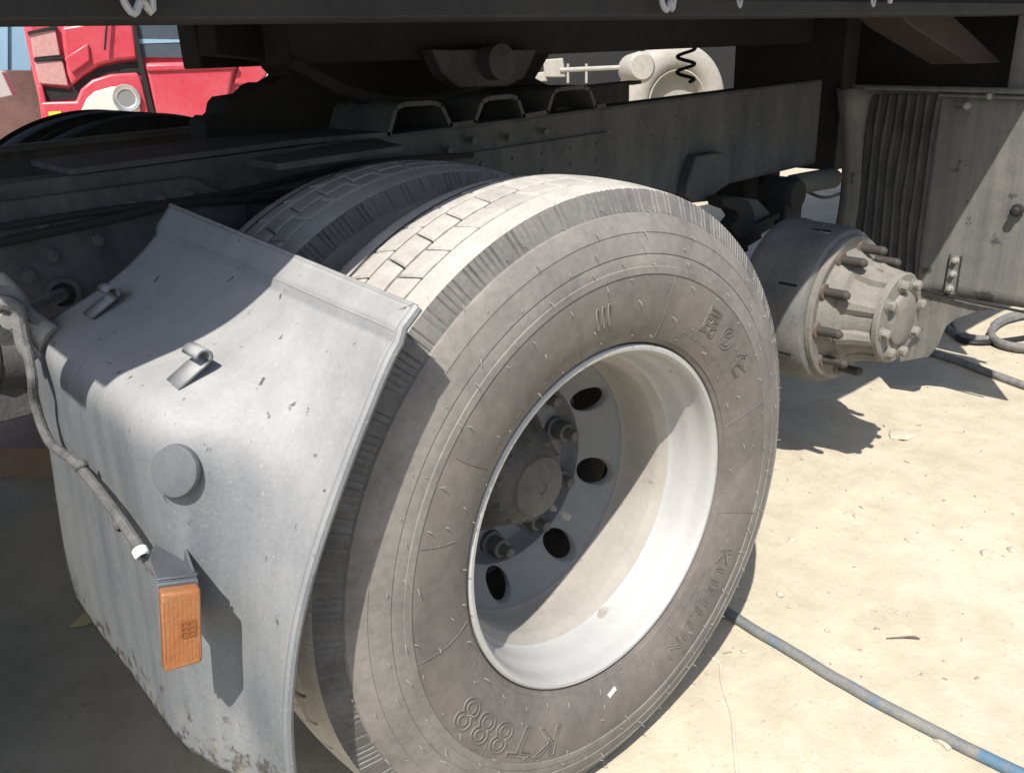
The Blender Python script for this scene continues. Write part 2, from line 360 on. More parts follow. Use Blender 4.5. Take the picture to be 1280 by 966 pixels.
m = MB(); m.box(2.12, 2.135, 0.03, .258, 1.075, 1.42); post = m.build('tail_post', 'flap', body, .003)
# latches at the rail
for i, (a, b, w) in enumerate(((835, 3, 16), (925, 0, 8), (1092, 0, 10), (172, 1, 14))):
    q = on_y(a, b, .09); mm = MB(); s = w/16
    mm.tube(catmull([q+Vector((-.016*s, 0, .05)), q+Vector((-.016*s, 0, .004)), q+Vector((-.008*s, -.004, -.012)), q+Vector((.004*s, 0, .0)), q+Vector((.016*s, .003, -.008)), q+Vector((.02*s, 0, .05))], 4), 0.0045*s, 8)
    mm.box(q.x-.026*s, q.x+.03*s, .095, .103, q.z+.02, q.z+.06); mm.build('latch_hook', 'zinc', body)
q = on_y(1112, 3, .1); MB().tube([q+Vector((0, 0, .06)), q, q+Vector((0, 0, -.003))], [.006, .006, .004], 8).build('hanging_bolt', 'zinc', body)
# coiled air line in the gap
c0 = on_y(852, 45, 1.25); pts = []
for i in range(70):
    t = i/69; pts.append(c0+Vector((.03+.025*math.cos(t*3*2*math.pi), .035*math.sin(t*3*2*math.pi), -.16*t)))
MB().tube(pts, .0065, 8).build('coiled_air_line', 'black', truck)
# unseen blocks added ahead of the wheels to shade the ground and board
for y0, y1, zt_ in ((.1, 1.2, 1.07), (1.203, 2.36, 1.45)):
    m = MB(); m.prism([(-1.06, y0, .36), (-1.06, y0, zt_-.07), (-1.12, y0, zt_), (-2.4, y0, zt_), (-2.46, y0, zt_-.07), (-2.46, y0, .36), (-2.4, y0, .3), (-1.12, y0, .3)], (0, y1-y0, 0)); m.build('shade_block', 'dark', truck, .02)

# ------------------------------------------------------------------ tyre
SHO = .017; W = .23; YC = SHO+W/2
def crown(y): return .545-((y-YC)/(W/2))**2*.010
side = [(.020, .292), (.006, .2985), (-.004, .302), (-.008, .308), (-.0105, .3085), (-.0125, .313), (-.018, .325), (-.0235, .342), (-.027, .362), (-.0285, .385), (-.0285, .404), (-.0272, .4125), (-.0288, .4135), (-.0282, .424), (-.0266, .425), (-.0258, .436), (-.0232, .4425), (-.0246, .4435), (-.0215, .456), (-.0182, .467), (-.0164, .473), (-.0172, .4745), (-.0115, .487), (-.0062, .4955), (-.0035, .4995), (.0005, .501), (.0045, .510), (.0095, .520), (.0140, .5290), (.0172, .5345)]
NS = len(side)
ribs = [(SHO+.001, .058), (.0638, .1032), (.1095, .1545), (.1608, .2002), (.206, SHO+W-.001)]
prof = list(side)
prof += [(.024, crown(.024)), (.04, crown(.04)), (.0575, crown(.0575)), (.0585, crown(.058)-.003), (.0595, crown(.058)-.013), (.08, crown(.08)-.014), (YC, crown(YC)-.014)]
full = prof+[(2*YC-y, r) for y, r in prof[-2::-1]]
rnd = random.Random(3); notch = [rnd.random() for _ in range(400)]
def tyre_fn(i, j, y, r):
    k = i//4; ph = i % 4; mj = j if j < NS+3 else len(full)-1-j; sgn = 1 if j < NS+3 else -1
    if NS-5 <= mj < NS and ph == 0 and notch[k % 400] > .3:
        d = .002*(.3+notch[(k*7) % 400])
        if mj in (NS-5,): d *= .3
        return y+sgn*d, r-d*.8
    return y, r
def squash(me):
    for v in me.vertices:
        if v.co.z < GZ-.001: v.co.z = GZ-.001-.15*(GZ-v.co.z)
t = MB().lathe(full, 0, AZ, 1296, fn=tyre_fn); tyre_me = t.mesh('tyre', 'rubber', 28); squash(tyre_me)
bl = {}
STEP = 360/60
for ri, (y0, y1) in enumerate(ribs[1:4]):
    m = MB(); nu, nv = 5, 4; skew = (R(.9), R(-.7), R(.9))[ri]; half = R(STEP/2-.15)
    vs = []; ch = .003
    def bp(u, v, drop, inset=0):
        w = (y1-y0)/2-inset; y = (y0+y1)/2+w*v+.0006*math.sin(u*5.5+ri)
        a = u*(half-inset/.54)+skew*v*.6+R(90); r = crown(y)-drop
        return (r*math.cos(a), y, r*math.sin(a))
    us = [-1+2*i/nu for i in range(nu+1)]; vv = [-1+2*i/nv for i in range(nv+1)]
    top = [bp(u, v, 0, ch) for v in vv for u in us]; fs = [(j*(nu+1)+i, j*(nu+1)+i+1, (j+1)*(nu+1)+i+1, (j+1)*(nu+1)+i) for j in range(nv) for i in range(nu)]
    ring = [(u, -1) for u in us]+[(1, v) for v in vv[1:]]+[(u, 1) for u in us[::-1][1:]]+[(-1, v) for v in vv[::-1][1:-1]]
    n = len(ring); idx = []
    for u, v in ring: idx.append(vv.index(v)*(nu+1)+us.index(u))
    o1 = len(top); mid = [bp(u, v, ch*.9) for u, v in ring]; low = [bp(u, v, .0145) for u, v in ring]
    fs += [(idx[i], idx[(i+1) % n], o1+(i+1) % n, o1+i) for i in range(n)]
    fs += [(o1+i, o1+(i+1) % n, o1+n+(i+1) % n, o1+n+i) for i in range(n)]
    m.add(top+mid+low, fs); bl[ri] = m.mesh('tread_block', 'tread', 40)
# tread paint for the continuous shoulder ribs is a second slot on the tyre
for q in ('tread', 'rubber_ring', 'rubber_edge', 'groove'): tyre_me.materials.append(MATS[q])
K = len(full)
for pi, p in enumerate(tyre_me.polygons):
    j = pi % (K-1); mj = j if j < K//2 else K-2-j
    r_ = side[mj][1] if mj < NS else 1
    p.material_index = 0 if r_ < .412 else 2 if r_ < .5 else 3 if mj < NS-1 else 1 if mj < NS+2 else 4
# wheel (rim + disc)
def rim_mesh():
    m = MB()
    lip = [(.03, .290), (.012, .2955), (.002, .2985), (-.0035, .2975), (-.006, .294), (-.0055, .289), (-.001, .2855), (.006, .2835), (.018, .282), (.03, .2795), (.038, .274), (.05, .270), (.075, .2665), (.083, .262), (.096, .250), (.104, .2475), (.14, .2465), (.165, .247), (.18, .2455)]
    m.lathe(lip, 0, AZ, 128)
    # disc from r=.2455 to .215 (fillet), perforated cone, then inner dish
    m.lathe([(.18, .2455), (.186, .2445), (.1895, .2425), (.192, .24)], 0, AZ, 128)
    NH = 8; rh = .0275; rc = .211; r_out, r_in = .240, .180
    ydisc = lambda r: .192+(.240-r)*.85
    off = R(28); k = 32
    for h in range(NH):
        a0 = off+h*2*math.pi/NH; hw = math.pi/NH; vs = []; fs = []
        for i in range(k):
            t = 2*math.pi*i/k; c, s = math.cos(t), math.sin(t)
            # outer boundary of the sector: rectangle in (angle, radius)
            la = hw/abs(c*1e-9+c) if abs(c) > 1e-6 else 1e9
            lr = ((r_out-rc) if s > 0 else (rc-r_in))/abs(s) if abs(s) > 1e-6 else 1e9
            q = min(la*rc, lr); da, dr = c*q/rc, s*q
            hr = rc+rh*s; ha = rh*c/hr
            hr2 = rc+(rh+.004)*s; ha2 = (rh+.004)*c/hr2
            def P(a, r, dy=0): return (r*math.cos(a0+a), ydisc(r)+dy, AZ+r*math.sin(a0+a))
            vs += [P(da, rc+dr), P(ha2, hr2), P(ha, hr, .004), P(ha, hr, .016)]
        # corner vertices for exact sector corners
        for i in range(k):
            j = (i+1) % k
            fs += [(i*4+q, j*4+q, j*4+q+1, i*4+q+1) for q in range(3)]
        m.add(vs, fs)
        # fill the four sector corners
        for sa in (-1, 1):
            for r_e, in ((r_out,), (r_in,)):
                pts = []
                for i in range(k):
                    t = 2*math.pi*i/k; c, s = math.cos(t), math.sin(t)
                    la = hw/abs(c) if abs(c) > 1e-6 else 1e9; lr = ((r_out-rc) if s > 0 else (rc-r_in))/abs(s) if abs(s) > 1e-6 else 1e9
                    pts.append((c, s, la*rc, lr, min(la*rc, lr)))
                best_a = [p for p in pts if p[0]*sa > 0 and (p[1] > 0) == (r_e == r_out) and p[2] <= p[3]]
                best_r = [p for p in pts if p[0]*sa > 0 and (p[1] > 0) == (r_e == r_out) and p[3] < p[2]]
                pa = max(best_a, key=lambda p: abs(p[1])); pr_ = max(best_r, key=lambda p: abs(p[0]))
                P2 = lambda a, r: (r*math.cos(a0+a), ydisc(r), AZ+r*math.sin(a0+a))
                m.add([P2(pa[0]*pa[4]/rc, rc+pa[1]*pa[4]), P2(sa*hw, r_e), P2(pr_[0]*pr_[4]/rc, rc+pr_[1]*pr_[4])], [(0, 1, 2)])
    yi = ydisc(r_in)
    m.lathe([(yi, r_in), (yi+.022, .1775), (.284, .174), (.289, .168), (.289, .1)], 0, AZ, 96)
    bm_ = m.mesh('wheel', 'wheel_paint', 40)
    b = bmesh.new(); b.from_mesh(bm_); bmesh.ops.remove_doubles(b, verts=b.verts, dist=.0002); bmesh.ops.recalc_face_normals(b, faces=b.faces); b.to_mesh(bm_); b.free()
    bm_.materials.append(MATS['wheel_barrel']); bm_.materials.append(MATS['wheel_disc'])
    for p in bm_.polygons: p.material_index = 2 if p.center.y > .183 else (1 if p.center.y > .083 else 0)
    bm_.set_sharp_from_angle(angle=R(40)); return bm_
wheel_me = rim_mesh()
nut_me = MB().lathe([(0, .0001), (0, .025), (-.006, .025), (-.008, .0185), (-.03, .0185), (-.032, .014), (-.032, .0115), (-.05, .0105), (-.052, .008), (-.052, .0001)], 0, 0, 12).mesh('lug_nut', 'wheel_hub', 45)
def hub_end():
    m = MB()
    m.lathe([(.322, .175), (.308, .166), (.292, .15), (.282, .148), (.272, .132), (.235, .118), (.19, .112), (.185, .127), (.172, .127), (.168, .123), (.167, .075), (.158, .072), (.155, .066), (.155, .0001)], 0, 0, 64)
    for k in range(8):
        a = 2*math.pi*(k+.5)/8; c, s = math.cos(a), math.sin(a)
        m.tube([(c*.122, .29, s*.122), (c*.11, .24, s*.11), (c*.104, .18, s*.104)], [.032, .027, .022], 10)
    return m
cb_me = MB().lathe([(0, .0001), (0, .017), (-.003, .017), (-.004, .0125), (-.017, .0125), (-.02, .009), (-.02, .0001)], 0, 0, 8).mesh('cover_bolt', 'wheel_hub', 45)

def make_wheel(name, y0, label=None, blocks=True, flip=False, deg=(0, 360), nuts=False, mt=tyre_me, dz=0):
    w = inst(name, wheel_me, truck)
    if flip: w.rotation_euler = (0, 0, math.pi)
    w.location = (0, y0, dz); attach(w, truck)
    inst('tyre', mt, w, w.location, w.rotation_euler)
    if label: w['label'] = label
    if blocks:
        for ri in range(3):
            for k in range(60):
                ang = k*STEP+(ri % 2)*STEP*.5+ri*1.3
                th = (90+ang) % 360
                if not deg[0] <= th <= deg[1]: continue
                if AZ+.545*math.sin(R(th)) < GZ+.03 or th > 262 and th < 278: continue
                inst('tread_block', bl[ri], w, (0, y0, AZ+dz), (0, -R(ang), 0))
    return w
outer = make_wheel('outer_wheel', 0, 'grey steel wheel with dusty tyre nearest the camera')
inner = make_wheel('inner_wheel', .373, 'inner dual wheel half hidden behind the outer tyre', deg=(40, 220))
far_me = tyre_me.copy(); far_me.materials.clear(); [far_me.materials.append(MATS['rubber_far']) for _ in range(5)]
for y in (2.43, 2.055):
    make_wheel('far_wheel', y, None, False, True, mt=far_me, dz=.062)
hm = MB().lathe([(.30, .128), (.286, .13), (.272, .118), (.25, .106), (.215, .09), (.205, .088), (.19, .074), (.176, .066), (.172, .06), (.163, .056), (.158, .046), (.156, .012), (.159, .009), (.159, .0001)], 0, 0, 64)
for k in range(10):
    a = 2*math.pi*(k+.5)/10; hm.tube([(math.cos(a)*.108, .275, math.sin(a)*.108), (math.cos(a)*.07, .19, math.sin(a)*.07)], [.017, .01], 8)
hm = hm.build('hub_end', 'wheel_hub'); hm.location = (0, 0, AZ); attach(hm, outer)
for k in range(10):
    a = R(36*k+10); inst('lug_nut', nut_me, outer, (.158*math.cos(a), .287, AZ+.158*math.sin(a)), (0, k, 0), (1.0, 1.2, 1.0))
p = on_y(708, 645, .235); MB().tube([p+Vector((-.012, .03, .012)), p+Vector((0, 0, 0)), p+Vector((.004, -.008, -.004))], [.009, .011, .008], 10).build('valve_cap', 'pale_dust', outer)

# marks moulded on the sidewall
import bisect
sr = sorted([(r, y) for y, r in side])
def ysurf(r):
    i = max(1, min(len(sr)-1, bisect.bisect([q[0] for q in sr], r))); (ra, ya), (rb, yb) = sr[i-1], sr[i]
    return ya+(yb-ya)*max(0, min(1, (r-ra)/(rb-ra+1e-9)))
def polar(th, r, out=0): return (r*math.cos(th), ysurf(r)-out, AZ+r*math.sin(th))
def text_mesh(body, size, bev, outline=True, space=1.0):
    cu = bpy.data.curves.new('lettering', 'FONT'); cu.body = body; cu.size = size; cu.align_x = 'LEFT'; cu.resolution_u = 3; cu.space_character = space
    if outline: cu.fill_mode = 'NONE'; cu.bevel_depth = bev; cu.bevel_resolution = 1
    else: cu.extrude = bev
    o = bpy.data.objects.new('lettering', cu); col.objects.link(o)
    dg = bpy.context.evaluated_depsgraph_get(); dg.update()
    me = bpy.data.meshes.new_from_object(o.evaluated_get(dg)); bpy.data.objects.remove(o); bpy.data.curves.remove(cu); return me
def lettering(body, deg, r_base, size, bev=.001, outline=True, name='raised_lettering', space=1.0, sx=1.0):
    me = text_mesh(body, size, bev, outline, space); rc = r_base+size*.35
    if not len(me.vertices): return None
    for v in me.vertices:
        x, yv, z = v.co; v.co = Vector(polar(R(deg)-x*sx/rc, r_base+yv, z+.0008))
    me.materials.clear(); me.materials.append(MATS['rubber'])
    o = bpy.data.objects.new(name, me); col.objects.link(o); attach(o, outer); return o
lettering('KT888', -113, .352, .072, .0015, space=1.1, sx=1.32)
lettering('KUNLUN', -30, .345, .046, .0012, space=1.2, sx=1.12)
lettering('昆', 57, .352, .05, .0011)
lettering('仑', 36, .352, .05, .0011)
lettering('Ⅲ', 99, .348, .046, .0013)
m = MB()
for rr in (.019, .012):
    m.tube([polar(R(43.5)+rr*math.cos(a)/.371, .371+rr*math.sin(a), .0006) for a in [i*math.pi/12 for i in range(25)]], .0011, 5)
for a in (.5, 2.1, 3.7, 5.2): m.tube([polar(R(43.5)+q*math.cos(a)/.371, .371+q*math.sin(a), .0006) for q in (.003, .018)], .001, 5)
m.build('raised_emblem', 'rubber', outer)
# small print by the bead, radial flash lines and vent hairs
m = MB(); rr = random.Random(11)
for row, (rb, d0, d1) in enumerate(((.318, -163, -122), (.329, -158, -128), (.322, 112, 160), (.33, 30, 62), (.325, -80, -40))):
    d = d0
    while d < d1:
        if rr.random() > .15:
            h = .0055; a = R(d)
            m.tube([polar(a+rr.uniform(-.002, .002), rb, .0004), polar(a, rb+h, .0004)], .0006, 4)
            if rr.random() > .4: q = rr.uniform(0, h); m.tube([polar(a, rb+q, .0004), polar(a-.008, rb+q, .0004)], .0005, 4)
        d += .95
tag(m.build('small_print', 'rubber', outer), kind='stuff')
for d, ra, rb in ((72.5, .312, .412), (103, .312, .41), (143, .33, .4), (161, .35, .41), (-174, .312, .412), (-19, .31, .415), (14, .31, .41), (-100, .312, .412), (-63, .32, .41), (-140, .39, .412)):
    MB().tube([polar(R(d)+.012*math.sin((q-ra)*30), q, .0004) for q in [ra+(rb-ra)*i/10 for i in range(11)]], .0009, 5).build('mould_line', 'rubber', outer)
m = MB()
for r_, n_ in ((.318, 30), (.345, 14), (.375, 12), (.406, 34), (.43, 36), (.452, 34), (.48, 30), (.505, 44)):
    for i in range(n_):
        a = 2*math.pi*(i+rr.uniform(-.3, .3))/n_; q = r_+rr.uniform(-.006, .006); p0 = Vector(polar(a, q)); L_ = rr.uniform(.004, .011)
        d = Vector((rr.uniform(-.7, .7), -1, rr.uniform(-.7, .7))).normalized()
        m.tube([p0, p0+d*L_*.5, p0+d*L_+Vector((0, .001, -.002))], [.0008, .0007, .0004], 4)
tag(m.build('vent_hairs', 'hair', outer), kind='stuff')
m = MB(); m.obox(Vector(polar(R(-92), .334, .002)), (.009, 0, .004), (.002, 0, -.004), (0, .0012, 0)); tg = m.build('sticker', 'white', outer); tg['label'] = 'small white barcode sticker on the sidewall'

# ------------------------------------------------------------------ bare rear hub
RX = 1.375
hubm = hub_end(); hub = hubm.build('rear_hub', 'hub_dust'); hub.location = (RX, 0, AZ); attach(hub, truck); hub['label'] = 'bare dusty wheel hub with studs and no wheel on it'
m = MB(); m.lathe([(.33, .12), (.318, .2), (.318, .20), (.322, .207), (.335, .208), (.34, .2)], RX, AZ, 72); m.build('stud_flange', 'hub_dust', hub)
m = MB(); m.lathe([(.336, .17), (.338, .207), (.345, .222), (.36, .229), (.40, .231), (.50, .234), (.51, .238), (.535, .238), (.54, .232), (.545, .19)], RX, AZ, 96); m.build('brake_drum', 'drum', hub)
slot = MB().obox((0, 0, 0), (.0035, 0, 0), (0, .04, 0), (0, 0, .0022)).mesh('drum_slot', 'black')
for k in range(14):
    for y in (.41, .47)[k % 2:k % 2+1]:
        a = 2*math.pi*k/14; inst('drum_slot', slot, hub, (RX+.2295*math.cos(a), y, AZ+.2295*math.sin(a)), (0, -a+math.pi/2, 0))
stud_me = MB().lathe([(.02, .0001), (.02, .0145), (-.002, .0145)]+[q for i in range(9) for q in ((-.004-i*.0075, .0138), (-.008-i*.0075, .0122))]+[(-.075, .008), (-.077, .0001)], 0, 0, 12).mesh('wheel_stud', 'stud', 60)
boss_me = MB().lathe([(.01, .024), (-.006, .022), (-.007, .013)], 0, 0, 14).mesh('stud_boss', 'rust', 40)
for k in range(10):
    a = R(36*k+8); loc = (RX+.174*math.cos(a), .318, AZ+.174*math.sin(a))
    inst('wheel_stud', stud_me, hub, loc); inst('stud_boss', boss_me, hub, loc)
cbd = cb_me.copy(); cbd.materials.clear(); cbd.materials.append(MATS['hub_dust'])
for k in range(8):
    a = R(45*k+12); inst('cover_bolt', cbd, hub, (RX+.101*math.cos(a), .168, AZ+.101*math.sin(a)), (0, k, 0), (1.15,)*3)

# ------------------------------------------------------------------ mudguard
def resample(pts, n):
    P = catmull([(a, 0, b) for a, b in pts], 8); d = [0]
    for a, b in zip(P[:-1], P[1:]): d.append(d[-1]+(b-a).length)
    out = []
    for i in range(n):
        t = d[-1]*i/(n-1); j = min(len(d)-2, max(0, bisect.bisect(d, t)-1)); f = (t-d[j])/(d[j+1]-d[j]+1e-9); q = P[j].lerp(P[j+1], f); out.append((q.x, q.z))
    return out
inn = [(-.408, 1.035), (-.45, .99), (-.5, .952), (-.55, .925), (-.60, .904), (-.635, .889), (-.655, .866), (-.662, .83), (-.665, .76), (-.67, .68), (-.675, .6), (-.68, .5), (-.683, .42)]
out_ = [(-.382, .979), (-.424, .941), (-.468, .877), (-.508, .811), (-.548, .735), (-.582, .655), (-.603, .588), (-.616, .527), (-.62, .46), (-.619, .40)]
NU, NV = 90, 60
ip, op = resample(inn, NU), resample(out_, NU)
def guard_pt(i, j):
    y = -.06+.64*j/(NV-1); u = i/(NU-1)
    b_ = sm(.02, .38, u); w = sm(-.075, .15, y)*b_+(1-b_)*(y+.06)/.64
    x = op[i][0]*(1-w)+ip[i][0]*w; z = op[i][1]*(1-w)+ip[i][1]*w
    # shallow hollow between bulge and flange
    h = -.012*math.exp(-((y-.03)/.035)**2)*sm(.12, .4, u)*(1-sm(.85, 1, u))
    x -= h
    wob = noise.noise((x*5, y*5, z*5))*.006*sm(0, .1, u)
    # the upper strip steps up beyond a crease
    st = .006*(1-sm(.055, .068, u))
    return Vector((x+wob-st*.6, y, z+wob*.5+st))
m = MB(); G = [[guard_pt(i, j) for j in range(NV)] for i in range(NU)]
def hem(j): # torn and muddy lower edge
    return noise.noise((j*.35, 1, 1))*.008
for j in range(NV): G[-1][j].z += hem(j)
m.add([q for row in G for q in row], [(i*NV+j, i*NV+j+1, (i+1)*NV+j+1, (i+1)*NV+j) for i in range(NU-1) for j in range(NV-1)])
guard = m.build('mudguard', 'guard', truck, ang=60); guard['label'] = 'grey plastic mudguard in front of the wheel with amber lamp'
sol = guard.modifiers.new('thick', 'SOLIDIFY'); sol.thickness = .005; sol.offset = 0
MB().tube([G[i][0]+Vector((0, -.002, 0)) for i in range(0, NU, 2)]+[G[-1][0]], .0065, 8).build('edge_bead', 'guard', guard)
MB().tube([G[0][j] for j in range(0, NV, 2)]+[G[0][-1]], .0035, 6).build('top_bead', 'guard', guard)
MB().tube([G[5][j]+Vector((-.001, 0, .001)) for j in range(0, NV-8)], .0016, 6).build('crease_line', 'guard', guard)
def guard_hit(px, py):
    d = ray(px, py).normalized(); best = None
    for row in G:
        for q in row:
            t = (q-CAM).dot(d); e2 = ((q-CAM)-d*t).length
            if best is None or e2+t*.05 < best[0]: best = (e2+t*.05, q, e2)
    return best[1]
def clip_at(px, py, nm):
    c = guard_hit(px, py); mm = MB()
    ax = Vector((-.83, 0, -.42)).normalized(); nr = Vector((-.42, 0, .83)); yv = Vector((0, 1, 0))
    # flat foot plus curled hook
    up_ = -ax
    c = c+nr*.005; path = [c-up_*.034+nr*.004, c+nr*.006, c+up_*.012+nr*.006]
    for i in range(10):
        a = -math.pi/2+i*math.pi*1.3/9; path.append(c+up_*.012+nr*.0175+(up_*math.cos(a)+nr*math.sin(a))*.0115)
    vs = []
    for p_ in path: vs += [p_-yv*.02, p_+yv*.02]
    mm.add(vs, [(2*i, 2*i+1, 2*i+3, 2*i+2) for i in range(len(path)-1)])
    o = mm.build('clip', 'guard', guard); s = o.modifiers.new('t', 'SOLIDIFY'); s.thickness = .004
clip_at(140, 382, 'a'); clip_at(252, 468, 'b')
c = guard_hit(220, 590); n_ = Vector((-.78, -.5, .36)).normalized()
q = n_.to_track_quat('Y', 'Z').to_matrix().to_4x4(); cap = MB().lathe([(0, .0001), (0, .031), (.004, .0315), (.0075, .030), (.0085, .027), (.0085, .0001)], 0, 0, 40)
cap.v = [tuple(c+n_*.001+(q @ Vector(v))) for v in cap.v]; cap.build('round_cap', 'guard_cap', guard)
# side marker lamp on a bracket
LQ = [on_y(200, 742, -.01), on_y(252, 735, -.018), on_y(254, 829, -.018), on_y(205, 843, -.01)]
lc = (LQ[0]+LQ[1]+LQ[2]+LQ[3])/4; lw = ((LQ[1]-LQ[0])+(LQ[2]-LQ[3])).normalized(); lu = ((LQ[0]-LQ[3])+(LQ[1]-LQ[2])).normalized(); ln = lu.cross(lw).normalized()
if ln.y > 0: ln = -ln
def shrink(k, d): return [lc+(q-lc)*k+ln*d for q in LQ]
MB().prism(shrink(1.04, -.022), ln*.004).build('lamp_base', 'guard_cap', guard, .002)
lo = MB().prism(shrink(.98, -.018), ln*.018).build('marker_lamp', 'amber', guard, .004, seg=3); lo['label'] = 'dusty amber side marker lamp'
br = MB(); tl, tr_ = LQ[0]-ln*.024+lu*.002, LQ[1]-ln*.024+lu*.002
br.prism([tl, tr_, on_y(249, 716, .05), on_y(222, 698, .06), on_y(193, 682, .06), on_y(186, 700, .05)], lu*.003)
br.prism([tl, tr_, LQ[2]-ln*.024, LQ[3]-ln*.024], -ln*.003)
br.prism([tr_, tr_-ln*.09+lw*.004, tr_-ln*.1-lu*.08, LQ[2]-ln*.024], -lw*.003)
br.build('lamp_bracket', 'guard_cap', guard, .001)
for i in range(9):
    q = lc+lw*(-.018+.0045*i)-ln*.0002
    MB().tube([q-lu*.038, q+lu*.038], .0006, 6).build('lens_rib', 'amber', guard)
em = MB()
for i in range(4):
    em.obox(lc+ln*.0008+lw*.006+lu*(-.008+i*.006), lw*.007, lu*.0009, ln*.0006)
    if i < 3: em.obox(lc+ln*.0008+lw*(-.001+i*.007)+lu*.001, lw*.0008, lu*.0095, ln*.0005)
em.build('lamp_mark', 'lens_mark', guard)
# hose and fittings along the guard
hp = [on_y(14, 372, .56), on_y(30, 398, .54), on_y(33, 430, .5), on_x(40, 470, -.69), on_x(44, 505, -.692), on_x(62, 552, -.692), on_x(98, 582, -.69), on_x(150, 648, -.69), on_x(180, 692, -.685), on_x(200, 718, -.676), on_x(209, 733, -.664)]
MB().tube(catmull(hp, 6), .0068, 10).build('cable_hose', 'cable', guard)
for k, (a, b) in enumerate(((101, 582), (152, 655), (176, 690))):
    i = Vector(on_x(a, b, -.69)); o = MB().lathe([(-.006, .0072), (-.004, .009), (.004, .009), (.006, .0072)], 0, 0, 12).build('cable_tie', 'white' if k == 2 else 'cable', guard)
    o.rotation_euler = Vector((0, -.75, -.6)).normalized().to_track_quat('Y', 'Z').to_euler(); o.location = i; attach(o, guard)
MB().tube(catmull([on_y(-12, 352, .56), on_y(8, 372, .55), on_y(22, 395, .545), on_y(38, 408, .54), on_y(62, 424, .52)], 5), .023, 16).build('elbow_pipe', 'pale_dust', truck)
for a, b in ((34, 402), (52, 417), (12, 376)):
    i = on_y(a, b, .54); MB().tube([i+Vector((.005, .003, .004)), i-Vector((.005, .003, .004))], .0265, 16).build('hose_clamp', 'hose', truck)
MB().tube(catmull([on_y(-8, 385, .52), on_y(5, 378, .5), on_y(20, 386, .5), on_y(24, 402, .5), on_y(30, 430, .5), on_y(42, 448, .5)], 5), .011, 10).build('cable_hose', 'hose', truck)

q0, q1 = on_y(-60, 455, .8), on_y(46, 452, .8)
MB().tube([q0, q0.lerp(q1, .9), q1-Vector((0, 0, 0)), q1+(q1-q0)*.02], [.052, .052, .046, .02], 20).build('air_reservoir', 'frame', truck)
for k in (.45, .8): c = q0.lerp(q1, k); MB().tube([c, c.lerp(q1, .06)], .055, 20).build('reservoir_strap', 'dark', truck)

# ------------------------------------------------------------------ rear mudflap
FX = 2.1
m = MB(); cur = []
pl = [(FX-.055, .79), (FX-.06, .755), (FX-.045, .72), (FX-.012, .695), (FX, .655), (FX, .35), (FX, .1), (FX+.004, -.01)]
zt = lambda y: 1.09-.018*max(0, (.77-y))/.7
NZ = 16
vs = []
for k in range(NZ+1):
    for (x, y) in pl:
        lowz = .41 if y < .41 else .37
        z = zt(y)+(lowz-zt(y))*k/NZ
        bow = .035*math.sin(math.pi*k/NZ)*(1 if y > .65 else .25)
        vs.append((x+bow*.6, y-bow*(1.2 if y > .71 else 0), z))
w = len(pl); m.add(vs, [(k*w+i, k*w+i+1, (k+1)*w+i+1, (k+1)*w+i) for k in range(NZ) for i in range(w-1)])
flap = m.build('mudflap', 'flap', truck, ang=50); flap['label'] = 'grey mudflap plate behind the bare hub'
s = flap.modifiers.new('t', 'SOLIDIFY'); s.thickness = .006; s.offset = 1
for i in range(7):
    y = .45+i*.033
    MB().tube([(FX-.011+.021*math.sin(math.pi*k/16)*.25, y+.002*math.sin(k*.6+i)+.01*math.sin(k*.21), 1.07-.61*k/16) for k in range(17)], [.0065+.0018*math.sin(k*1.1+i*2) for k in range(17)], 8).build('rubber_rib', 'flap_rib', flap)
MB().box(FX-.006, FX-.002, .44, .69, .44, 1.07).build('rubber_liner', 'flap_rib', flap, .003)
MB().tube([(FX-.012, .75, 1.093), (FX-.012, .45, 1.087), (FX-.014, .2, 1.081), (FX-.016, -.06, 1.075)], .009, 8).build('top_rod', 'flap', flap)
MB().tube([(FX-.013, .45, 1.069), (FX-.014, .2, 1.062), (FX-.016, -.06, 1.055)], .005, 8).build('top_rod', 'flap', flap)
MB().tube([on_x(1150, 361, FX-.008), on_x(1215, 377, FX-.008), on_x(1285, 391, FX-.008)], .005, 8).build('strap', 'black', flap)
hp_ = MB(); a, b, c_, d = (on_x(*q, FX-.004) for q in ((1188, 318), (1202, 320), (1196, 369), (1180, 366)))
hp_.prism([a, b, c_, d], (-.004, 0, 0)); hpo = hp_.build('hinge_plate', 'flap', flap, .001)
for q in ((1188, 318, 1179, 366), (1202, 320, 1194, 369)): MB().tube([on_x(q[0], q[1], FX-.008), on_x(q[2], q[3]+2, FX-.008)], .0025, 6).build('plate_edge', 'black', flap)
fb_me = MB().lathe([(0, .0001), (0, .011), (-.003, .011), (-.004, .008), (-.014, .008), (-.016, .005), (-.016, .0001)], 0, 0, 8).mesh('bolt', 'bolt', 45)
for q in ((1195, 325), (1192, 342), (1188, 360), (1209, 132), (1238, 120)): inst('bolt', fb_me, flap, on_x(*q, FX-.006), (0, 0, -math.pi/2), (1.2,)*3)
fbk = fb_me.copy(); fbk.materials.clear(); fbk.materials.append(MATS['black']); inst('bolt', fbk, flap, on_x(1272, 263, FX-.004), (0, 0, -math.pi/2), (1.9,)*3)
m = MB(); low = [on_x(a, b, FX+.006) for a, b in ((1120, 352), (1150, 360), (1215, 376), (1262, 387), (1225, 388), (1195, 398), (1182, 408), (1172, 432), (1160, 446), (1125, 452))]
m.prism(low, (.006, 0, 0)); m.build('lower_flap', 'flap', flap)


